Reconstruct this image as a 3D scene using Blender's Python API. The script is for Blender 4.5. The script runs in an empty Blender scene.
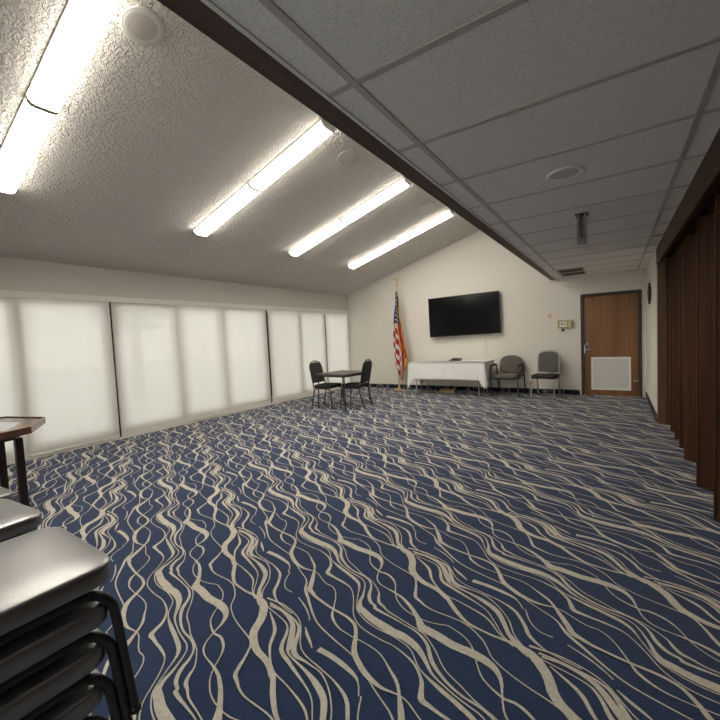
# Meeting room: wavy blue carpet, sloped textured ceiling, window wall with roller shades.
# World frame (metres): x = 0 is the window wall, y = 0 the wall with the television, z = 0 the floor.
import bpy, bmesh, math, random
from mathutils import Vector, Matrix
import numpy as np
random.seed(7)
PI = math.pi
S = bpy.context.scene
COL = S.collection

# ---------------------------------------------------------------- materials
def _mat(name):
    m = bpy.data.materials.new(name); m.use_nodes = True
    nt = m.node_tree; b = nt.nodes['Principled BSDF']
    return m, nt, b

def plain(name, col, rough=0.6, metal=0.0, noise=0.0, nscale=20.0, bump=0.0, bscale=200.0, spec=0.5, coat=0.0):
    m, nt, b = _mat(name)
    b.inputs['Base Color'].default_value = (*col, 1)
    b.inputs['Roughness'].default_value = rough
    b.inputs['Metallic'].default_value = metal
    b.inputs['Specular IOR Level'].default_value = spec
    b.inputs['Coat Weight'].default_value = coat
    tc = nt.nodes.new('ShaderNodeTexCoord')
    if noise:
        n = nt.nodes.new('ShaderNodeTexNoise'); n.inputs['Scale'].default_value = nscale
        n.inputs['Detail'].default_value = 3
        nt.links.new(tc.outputs['Object'], n.inputs['Vector'])
        r = nt.nodes.new('ShaderNodeMapRange')
        r.inputs['To Min'].default_value = 1 - noise; r.inputs['To Max'].default_value = 1 + noise
        nt.links.new(n.outputs['Fac'], r.inputs['Value'])
        h = nt.nodes.new('ShaderNodeHueSaturation'); h.inputs['Color'].default_value = (*col, 1)
        nt.links.new(r.outputs['Result'], h.inputs['Value'])
        nt.links.new(h.outputs['Color'], b.inputs['Base Color'])
    if bump:
        n2 = nt.nodes.new('ShaderNodeTexNoise'); n2.inputs['Scale'].default_value = bscale
        n2.inputs['Detail'].default_value = 2
        nt.links.new(tc.outputs['Object'], n2.inputs['Vector'])
        bp = nt.nodes.new('ShaderNodeBump'); bp.inputs['Strength'].default_value = bump
        bp.inputs['Distance'].default_value = 0.01
        nt.links.new(n2.outputs['Fac'], bp.inputs['Height'])
        nt.links.new(bp.outputs['Normal'], b.inputs['Normal'])
    return m

def wood(name, c1, c2, scale=(30, 30, 1.2), rough=0.4, dist=3.0, coat=0.0, spec=0.5):
    m, nt, b = _mat(name)
    tc = nt.nodes.new('ShaderNodeTexCoord'); mp = nt.nodes.new('ShaderNodeMapping')
    mp.inputs['Scale'].default_value = scale
    nt.links.new(tc.outputs['Object'], mp.inputs['Vector'])
    n = nt.nodes.new('ShaderNodeTexNoise'); n.inputs['Scale'].default_value = 1.0
    n.inputs['Detail'].default_value = 6; n.inputs['Distortion'].default_value = dist * 0.3
    nt.links.new(mp.outputs['Vector'], n.inputs['Vector'])
    cr = nt.nodes.new('ShaderNodeValToRGB')
    cr.color_ramp.elements[0].position = 0.3; cr.color_ramp.elements[0].color = (*c1, 1)
    cr.color_ramp.elements[1].position = 0.7; cr.color_ramp.elements[1].color = (*c2, 1)
    nt.links.new(n.outputs['Fac'], cr.inputs['Fac'])
    nt.links.new(cr.outputs['Color'], b.inputs['Base Color'])
    b.inputs['Roughness'].default_value = rough; b.inputs['Specular IOR Level'].default_value = spec
    b.inputs['Coat Weight'].default_value = coat
    return m

def carpet(name, col, var=0.38):
    m, nt, b = _mat(name)
    tc = nt.nodes.new('ShaderNodeTexCoord')
    n = nt.nodes.new('ShaderNodeTexNoise'); n.inputs['Scale'].default_value = 110; n.inputs['Detail'].default_value = 4
    n2 = nt.nodes.new('ShaderNodeTexNoise'); n2.inputs['Scale'].default_value = 22; n2.inputs['Detail'].default_value = 4
    for k in (n, n2): nt.links.new(tc.outputs['Object'], k.inputs['Vector'])
    ad = nt.nodes.new('ShaderNodeMath'); ad.operation = 'MULTIPLY_ADD'
    nt.links.new(n2.outputs['Fac'], ad.inputs[0]); ad.inputs[1].default_value = 0.6
    nt.links.new(n.outputs['Fac'], ad.inputs[2])
    r = nt.nodes.new('ShaderNodeMapRange')
    r.inputs['From Min'].default_value = 0.4; r.inputs['From Max'].default_value = 1.2
    r.inputs['To Min'].default_value = 1 - var; r.inputs['To Max'].default_value = 1 + var
    nt.links.new(ad.outputs[0], r.inputs['Value'])
    h = nt.nodes.new('ShaderNodeHueSaturation'); h.inputs['Color'].default_value = (*col, 1)
    nt.links.new(r.outputs['Result'], h.inputs['Value'])
    nt.links.new(h.outputs['Color'], b.inputs['Base Color'])
    b.inputs['Roughness'].default_value = 1.0
    b.inputs['Specular IOR Level'].default_value = 0.1
    b.inputs['Sheen Weight'].default_value = 0.15
    b.inputs['Sheen Roughness'].default_value = 0.6
    bp = nt.nodes.new('ShaderNodeBump'); bp.inputs['Strength'].default_value = 0.5; bp.inputs['Distance'].default_value = 0.006
    nt.links.new(n.outputs['Fac'], bp.inputs['Height']); nt.links.new(bp.outputs['Normal'], b.inputs['Normal'])
    return m

def stucco(name, col):
    m, nt, b = _mat(name)
    b.inputs['Base Color'].default_value = (*col, 1); b.inputs['Roughness'].default_value = 0.85
    b.inputs['Specular IOR Level'].default_value = 0.3
    tc = nt.nodes.new('ShaderNodeTexCoord')
    n = nt.nodes.new('ShaderNodeTexNoise'); n.inputs['Scale'].default_value = 34; n.inputs['Detail'].default_value = 3
    n.inputs['Roughness'].default_value = 0.55; n.inputs['Distortion'].default_value = 0.6
    nt.links.new(tc.outputs['Object'], n.inputs['Vector'])
    cr = nt.nodes.new('ShaderNodeValToRGB'); cr.color_ramp.elements[0].position = 0.42; cr.color_ramp.elements[1].position = 0.60
    nt.links.new(n.outputs['Fac'], cr.inputs['Fac'])
    bp = nt.nodes.new('ShaderNodeBump'); bp.inputs['Strength'].default_value = 1.0; bp.inputs['Distance'].default_value = 0.018
    nt.links.new(cr.outputs['Color'], bp.inputs['Height']); nt.links.new(bp.outputs['Normal'], b.inputs['Normal'])
    return m

def tile_mat(name, col):
    m, nt, b = _mat(name)
    b.inputs['Roughness'].default_value = 0.95; b.inputs['Specular IOR Level'].default_value = 0.2
    tc = nt.nodes.new('ShaderNodeTexCoord')
    n = nt.nodes.new('ShaderNodeTexNoise'); n.inputs['Scale'].default_value = 160; n.inputs['Detail'].default_value = 3
    nt.links.new(tc.outputs['Object'], n.inputs['Vector'])
    cr = nt.nodes.new('ShaderNodeValToRGB')
    cr.color_ramp.elements[0].position = 0.33; cr.color_ramp.elements[0].color = (col[0]*.8, col[1]*.8, col[2]*.8, 1)
    cr.color_ramp.elements[1].position = 0.5; cr.color_ramp.elements[1].color = (*col, 1)
    nt.links.new(n.outputs['Fac'], cr.inputs['Fac']); nt.links.new(cr.outputs['Color'], b.inputs['Base Color'])
    bp = nt.nodes.new('ShaderNodeBump'); bp.inputs['Strength'].default_value = 0.4; bp.inputs['Distance'].default_value = 0.004
    nt.links.new(n.outputs['Fac'], bp.inputs['Height']); nt.links.new(bp.outputs['Normal'], b.inputs['Normal'])
    return m

def emis(name, col, strength):
    m = bpy.data.materials.new(name); m.use_nodes = True; nt = m.node_tree
    for n in list(nt.nodes): nt.nodes.remove(n)
    o = nt.nodes.new('ShaderNodeOutputMaterial'); e = nt.nodes.new('ShaderNodeEmission')
    e.inputs['Color'].default_value = (*col, 1); e.inputs['Strength'].default_value = strength
    nt.links.new(e.outputs[0], o.inputs[0]); return m

def shade_mat(name, col):
    # woven roller-shade cloth: diffuse + translucent, with a small openness
    m = bpy.data.materials.new(name); m.use_nodes = True; nt = m.node_tree
    for n in list(nt.nodes): nt.nodes.remove(n)
    N = nt.nodes.new; L = nt.links.new
    o = N('ShaderNodeOutputMaterial'); d = N('ShaderNodeBsdfDiffuse'); t = N('ShaderNodeBsdfTranslucent'); tr = N('ShaderNodeBsdfTransparent')
    tc = N('ShaderNodeTexCoord'); nz = N('ShaderNodeTexNoise'); mp = N('ShaderNodeMapping')
    mp.inputs['Scale'].default_value = (1, 9, 0.6); nz.inputs['Scale'].default_value = 1.0; nz.inputs['Detail'].default_value = 3
    L(tc.outputs['Object'], mp.inputs['Vector']); L(mp.outputs['Vector'], nz.inputs['Vector'])
    mr = N('ShaderNodeMapRange'); mr.inputs['To Min'].default_value = .96; mr.inputs['To Max'].default_value = 1.03
    L(nz.outputs['Fac'], mr.inputs['Value'])
    h = N('ShaderNodeHueSaturation'); h.inputs['Color'].default_value = (*col, 1); L(mr.outputs['Result'], h.inputs['Value'])
    for k in (d, t): L(h.outputs['Color'], k.inputs['Color'])
    a = N('ShaderNodeMixShader'); a.inputs[0].default_value = 0.45
    L(d.outputs[0], a.inputs[1]); L(t.outputs[0], a.inputs[2])
    c = N('ShaderNodeMixShader'); c.inputs[0].default_value = 0.035
    L(a.outputs[0], c.inputs[1]); L(tr.outputs[0], c.inputs[2]); L(c.outputs[0], o.inputs[0])
    return m

def thin_glass(name):
    m = bpy.data.materials.new(name); m.use_nodes = True; nt = m.node_tree
    for n in list(nt.nodes): nt.nodes.remove(n)
    N = nt.nodes.new; L = nt.links.new
    o = N('ShaderNodeOutputMaterial'); t = N('ShaderNodeBsdfTransparent'); g = N('ShaderNodeBsdfGlossy'); f = N('ShaderNodeFresnel')
    t.inputs['Color'].default_value = (.94, .94, .93, 1); g.inputs['Roughness'].default_value = 0.02
    x = N('ShaderNodeMixShader'); L(f.outputs[0], x.inputs[0]); L(t.outputs[0], x.inputs[1]); L(g.outputs[0], x.inputs[2]); L(x.outputs[0], o.inputs[0])
    return m

M = dict(
    navy=carpet('navy carpet pile', (0.014, 0.033, 0.092)),
    cream=carpet('cream carpet pile', (0.57, 0.535, 0.455), 0.30),
    wall=plain('warm white wall paint', (0.72, 0.69, 0.63), 0.75, noise=0.02, nscale=3, bump=0.08, bscale=90, spec=.3),
    stucco=stucco('textured plaster ceiling', (0.84, 0.79, 0.74)),
    tile=tile_mat('mineral ceiling tile', (0.86, 0.84, 0.80)),
    grid=plain('aged ceiling grid metal', (0.48, 0.45, 0.41), 0.5, noise=.05),
    whitegrid=plain('white painted angle', (0.70, 0.69, 0.66), 0.5, noise=.03),
    gap=plain('dark plenum gap', (0.02, 0.02, 0.02), 0.9),
    beam=wood('dark stained beam wood', (0.035, 0.018, 0.010), (0.075, 0.040, 0.024), (14, 0.9, 14), 0.6),
    partition=wood('dark walnut partition wood', (0.026, 0.010, 0.004), (0.078, 0.030, 0.012), (26, 26, 0.8), 0.55, spec=.15),
    jamb=wood('medium walnut jamb wood', (0.085, 0.038, 0.015), (0.15, 0.07, 0.026), (26, 26, 0.8), 0.4),
    door=wood('oiled walnut door veneer', (0.135, 0.052, 0.012), (0.255, 0.110, 0.028), (11, 11, 0.5), 0.38),
    doorframe=plain('dark brown frame paint', (0.035, 0.030, 0.027), 0.5, noise=.08),
    grille=plain('light grey louvre metal', (0.66, 0.66, 0.64), 0.5, noise=.02),
    alu=plain('brushed aluminium', (0.50, 0.50, 0.49), 0.35, 0.9, noise=.04),
    frame_out=plain('grey window frame paint', (0.62, 0.61, 0.57), 0.5, noise=.03),
    black=plain('black mullion paint', (0.012, 0.012, 0.013), 0.5, noise=.1),
    shade=shade_mat('cream roller shade cloth', (0.87, 0.85, 0.79)),
    rail=plain('cream shade rail', (0.74, 0.72, 0.66), 0.5, noise=.02),
    glass=thin_glass('window glass'),
    fixture=plain('cream fixture plastic', (0.78, 0.76, 0.68), 0.4, noise=.02),
    lens=emis('lit fluorescent lens', (1.0, 0.93, 0.82), 9.0),
    lens_side=emis('lit prismatic lens side', (1.0, 0.93, 0.82), 3.8),
    joint=plain('beige lamp joint plastic', (0.50, 0.46, 0.36), 0.5, noise=.03),
    speaker=plain('off-white speaker plastic', (0.62, 0.60, 0.56), 0.5, noise=.03),
    cloth_grille=plain('beige speaker grille', (0.50, 0.46, 0.42), 0.8, bump=.3, bscale=400, noise=.05),
    whitep=plain('white plastic', (0.80, 0.79, 0.75), 0.4, noise=.02),
    dark=plain('dark recess', (0.05, 0.048, 0.045), 0.7),
    reflector=plain('satin reflector metal', (0.55, 0.54, 0.52), 0.3, 0.6),
    vinyl=plain('black vinyl upholstery', (0.05, 0.05, 0.05), 0.38, noise=.12, nscale=9, bump=.05, bscale=120, spec=1.0),
    fabric=plain('black chair fabric', (0.022, 0.022, 0.024), 0.85, bump=.2, bscale=500, noise=.1),
    blacktube=plain('black enamelled tube', (0.022, 0.022, 0.022), 0.4, noise=.1),
    greyfab=plain('taupe grey chair fabric', (0.115, 0.105, 0.090), 0.9, bump=.3, bscale=400, noise=.12, nscale=60),
    charfab=plain('charcoal chair fabric', (0.105, 0.102, 0.105), 0.9, bump=.3, bscale=400, noise=.1, nscale=60),
    silver=plain('silver vein tube', (0.42, 0.41, 0.38), 0.35, 0.7, noise=.05),
    tabletop=plain('dark brown table laminate', (0.085, 0.072, 0.062), 0.45, noise=.1),
    tray=wood('reddish mahogany rim', (0.045, 0.012, 0.007), (0.11, 0.032, 0.016), (6, 6, 30), 0.25, coat=.4),
    edge=plain('worn pale wood edge', (0.34, 0.20, 0.12), 0.4, noise=.12, nscale=30),
    felt=plain('pale grey playing surface', (0.50, 0.51, 0.55), 0.45, noise=.03),
    legwood=wood('near black leg wood', (0.014, 0.007, 0.007), (0.03, 0.014, 0.013), (20, 20, 2), 0.4),
    brass=plain('polished brass', (0.62, 0.44, 0.14), 0.28, 0.9, noise=.06),
    linen=plain('white table linen', (0.80, 0.80, 0.79), 0.9, bump=.1, bscale=300, noise=.02),
    tvscreen=plain('black television glass', (0.004, 0.004, 0.005), 0.14, spec=.22),
    tvbody=plain('black television plastic', (0.012, 0.012, 0.012), 0.4, noise=.1),
    flagred=plain('red flag nylon', (0.36, 0.022, 0.030), 0.6, noise=.08),
    flagwhite=plain('white flag nylon', (0.72, 0.66, 0.62), 0.6, noise=.04),
    flagblue=plain('blue flag nylon', (0.020, 0.030, 0.11), 0.6, noise=.1),
    gold=plain('gold fringe thread', (0.62, 0.40, 0.07), 0.7, bump=.3, bscale=300, noise=.12),
    card=plain('tan cardboard', (0.42, 0.30, 0.18), 0.8, noise=.1),
    paper=plain('white paper notice', (0.80, 0.76, 0.72), 0.8, noise=.02),
    palebrass=plain('pale lacquered brass', (0.55, 0.49, 0.27), 0.4, 0.3, noise=.04),
    darkalu=plain('dark bronze strip', (0.20, 0.20, 0.17), 0.4, 0.3, noise=.05),
    headwood=wood('dark header wood', (0.035, 0.016, 0.008), (0.075, 0.034, 0.015), (20, 1.0, 20), 0.5, spec=.2),
    rimwood=wood('dark mahogany edge', (0.06, 0.020, 0.012), (0.14, 0.055, 0.035), (12, 12, 30), 0.25, coat=.4),
    spandrel=plain('darker wall tone', (0.60, 0.575, 0.53), 0.75, noise=0.02, nscale=3, bump=0.08, bscale=90, spec=.3),  # window wall toned darker than the other walls
    ink=plain('faded red ink', (0.62, 0.25, 0.24), 0.8, noise=.1),
    device=plain('dark grey device plastic', (0.045, 0.040, 0.036), 0.5, noise=.1),
    clock=wood('dark clock wood', (0.02, 0.013, 0.009), (0.05, 0.032, 0.02), (20, 20, 20), 0.5),
    clockface=plain('greenish grey clock face', (0.24, 0.25, 0.21), 0.5, noise=.05),
    ground=plain('outdoor paving', (0.60, 0.57, 0.51), 0.9, noise=.12, nscale=2),
    leaf=plain('olive tree leaves', (0.10, 0.11, 0.045), 0.8, noise=.3, nscale=6),
    bark=plain('tree bark', (0.16, 0.11, 0.07), 0.9, noise=.3),
)

M['vinyl'].node_tree.nodes['Principled BSDF'].inputs['IOR'].default_value = 2.1

# baseboard strip cut from the same carpet
def base_mat():
    m, nt, b = _mat('carpet cove strip'); N = nt.nodes.new; L = nt.links.new
    tc = N('ShaderNodeTexCoord'); mp = N('ShaderNodeMapping'); mp.inputs['Scale'].default_value = (13, 13, 5)
    n = N('ShaderNodeTexNoise'); n.inputs['Scale'].default_value = 1; n.inputs['Detail'].default_value = 1; n.inputs['Distortion'].default_value = .8
    L(tc.outputs['Object'], mp.inputs['Vector']); L(mp.outputs['Vector'], n.inputs['Vector'])
    cr = N('ShaderNodeValToRGB'); cr.color_ramp.elements[0].position = .52; cr.color_ramp.elements[0].color = (.010, .014, .032, 1)
    cr.color_ramp.elements[1].position = .60; cr.color_ramp.elements[1].color = (.16, .155, .14, 1)
    L(n.outputs['Fac'], cr.inputs['Fac']); L(cr.outputs['Color'], b.inputs['Base Color']); b.inputs['Roughness'].default_value = 1
    return m
M['cove'] = base_mat()

# ---------------------------------------------------------------- mesh helpers
class MB:
    """collects shapes; build() links them as ONE mesh object"""
    def __init__(s): s.v = []; s.f = []; s.m = []; s.sm = []
    def add(s, vs, fs, mi=0, smooth=False):
        o = len(s.v); s.v += [tuple(v) for v in vs]
        for f in fs: s.f.append([i + o for i in f]); s.m.append(mi); s.sm.append(smooth)
        return s
    def box(s, x0, x1, y0, y1, z0, z1, mi=0, T=None):
        vs = [Vector(p) for p in ((x0,y0,z0),(x1,y0,z0),(x1,y1,z0),(x0,y1,z0),(x0,y0,z1),(x1,y0,z1),(x1,y1,z1),(x0,y1,z1))]
        if T: vs = [T @ v for v in vs]
        return s.add(vs, [(0,3,2,1),(4,5,6,7),(0,1,5,4),(1,2,6,5),(2,3,7,6),(3,0,4,7)], mi)
    def prism(s, pts, h, axis=2, base=0.0, mi=0, T=None, smooth=False):
        """outline (list of 2D) extruded from base to base+h along axis"""
        n = len(pts); vs = []
        for k in (base, base + h):
            for (a, b) in pts:
                p = [a, b]; p.insert(axis, k); vs.append(Vector(p))
        if T: vs = [T @ v for v in vs]
        s.add(vs, [list(range(n))[::-1], list(range(n, 2*n))], mi)
        o = len(s.v) - 2*n
        for i in range(n):
            j = (i + 1) % n; s.f.append([o+i, o+j, o+n+j, o+n+i]); s.m.append(mi); s.sm.append(smooth)
        return s
    def tube(s, pts, r, seg=8, mi=0, closed=False, sub=0, flat=None):
        P = [Vector(p) for p in pts]
        if sub: P = catmull(P, sub, closed)
        n = len(P); rings = []; ref = None
        for i, p in enumerate(P):
            a = P[(i-1) % n] if (closed or i > 0) else P[i]
            b = P[(i+1) % n] if (closed or i < n-1) else P[i]
            t = (b - a).normalized()
            if ref is None:
                up = Vector((0,0,1)) if abs(t.z) < .9 else Vector((0,1,0)); ref = t.cross(up).normalized()
            else: ref = (ref - t * ref.dot(t)).normalized()
            q = t.cross(ref).normalized()
            rr = r if not isinstance(r, (list, tuple)) else r[min(len(r)-1, int(i/max(1, sub)))]
            rings.append([p + (ref*math.cos(2*PI*k/seg) + q*math.sin(2*PI*k/seg)) * rr for k in range(seg)])
        vs = [v for ring in rings for v in ring]; fs = []
        m = n if closed else n - 1
        for i in range(m):
            for k in range(seg):
                a = i*seg + k; b = i*seg + (k+1) % seg; c = ((i+1) % n)*seg + (k+1) % seg; d = ((i+1) % n)*seg + k
                fs.append((a, b, c, d))
        s.add(vs, fs, mi, True)
        if not closed:
            s.add(rings[0], [list(range(seg))[::-1]], mi); s.add(rings[-1], [list(range(seg))], mi)
        return s
    def lathe(s, prof, seg=32, mi=0, T=None, smooth=True):
        """prof: (r, z) list, revolved about z"""
        vs = []; n = len(prof)
        for (r, z) in prof:
            for k in range(seg): vs.append(Vector((r*math.cos(2*PI*k/seg), r*math.sin(2*PI*k/seg), z)))
        if T: vs = [T @ v for v in vs]
        fs = []
        for i in range(n-1):
            for k in range(seg):
                fs.append((i*seg+k, i*seg+(k+1) % seg, (i+1)*seg+(k+1) % seg, (i+1)*seg+k))
        s.add(vs, fs, mi, smooth)
        o = len(s.v) - n*seg
        s.f.append([o+k for k in range(seg)][::-1]); s.m.append(mi); s.sm.append(False)
        s.f.append([o+(n-1)*seg+k for k in range(seg)]); s.m.append(mi); s.sm.append(False)
        return s
    def build(s, name, mats, parent=None, bevel=0.0, bseg=2, smooth_all=False):
        me = bpy.data.meshes.new(name); me.from_pydata(s.v, [], s.f)
        if not isinstance(mats, (list, tuple)): mats = [mats]
        for m in mats: me.materials.append(m)
        me.polygons.foreach_set('material_index', s.m)
        me.polygons.foreach_set('use_smooth', [True]*len(s.f) if smooth_all else s.sm)
        me.update()
        o = bpy.data.objects.new(name, me); COL.objects.link(o)
        if parent: o.parent = parent
        if bevel:
            bm = bmesh.new(); bm.from_mesh(me)
            bmesh.ops.remove_doubles(bm, verts=bm.verts, dist=1e-6)
            bmesh.ops.bevel(bm, geom=[e for e in bm.edges if len(e.link_faces) == 2 and e.calc_face_angle(0) > 0.6], offset=bevel, segments=bseg, profile=.6, affect='EDGES', clamp_overlap=True)
            for f in bm.faces: f.smooth = True if smooth_all else f.smooth
            bm.to_mesh(me); bm.free()
        return o

def catmull(P, sub, closed=False):
    P = [Vector(p) for p in P]; n = len(P); out = []
    m = n if closed else n - 1
    for i in range(m):
        p1, p2 = P[i], P[(i+1) % n]
        p0 = P[(i-1) % n] if (closed or i > 0) else p1*2 - p2
        p3 = P[(i+2) % n] if (closed or i < n-2) else p2*2 - p1
        for k in range(sub):
            t = k / sub
            out.append(0.5*((2*p1) + (p2-p0)*t + (2*p0-5*p1+4*p2-p3)*t*t + (3*p1-p0-3*p2+p3)*t**3))
    if not closed: out.append(P[-1])
    return out

def rounded_rect(w, d, r, seg=5, cx=0, cy=0):
    pts = []
    for (sx, sy, a0) in ((1,1,0),(-1,1,90),(-1,-1,180),(1,-1,270)):
        for k in range(seg+1):
            a = math.radians(a0 + 90*k/seg)
            pts.append((cx + sx*(w/2-r) + r*math.cos(a), cy + sy*(d/2-r) + r*math.sin(a)))
    return pts

def cushion(mb, outline, z0, z1, puff=0.01, edge=0.018, mi=0, T=None):
    """padded slab: outline stepped inward at the top and bottom, slightly domed"""
    n = len(outline); cx = sum(p[0] for p in outline)/n; cy = sum(p[1] for p in outline)/n
    half = max(abs(p[0]-cx) for p in outline)
    def ring(inset, z): 
        k = 1 - inset/half
        return [Vector((cx+(x-cx)*k, cy+(y-cy)*k, z)) for x, y in outline]
    rs = [ring(edge*.8, z0), ring(edge*.2, z0+edge*.25), ring(0, z0+edge*.7), ring(0, z1-edge), ring(edge*.25, z1-edge*.35), ring(edge, z1),
          ring(edge*3, z1+puff*.55), ring(half*.5, z1+puff*.9), ring(half*.8, z1+puff)]
    vs = [v for r in rs for v in r]
    if T: vs = [T @ v for v in vs]
    fs = [tuple(range(n))[::-1]]
    for i in range(len(rs)-1):
        for k in range(n): fs.append((i*n+k, i*n+(k+1) % n, (i+1)*n+(k+1) % n, (i+1)*n+k))
    fs.append(tuple((len(rs)-1)*n+k for k in range(n)))
    mb.add(vs, fs, mi, True); return mb

def empty(name, loc, rz=0):
    o = bpy.data.objects.new(name, None); COL.objects.link(o)
    o.location = loc; o.rotation_euler = (0, 0, rz); o.empty_display_size = .1
    return o
def tag(o, label, cat, group=None):
    o['label'] = label; o['category'] = cat
    if group: o['group'] = group
    return o
def struct(o): o['kind'] = 'structure'; return o
def copy_tree(o, parent=None):
    c = o.copy(); COL.objects.link(c); c.parent = parent
    for ch in [k for k in COL.objects if k.parent == o]: copy_tree(ch, c)
    return c
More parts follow.
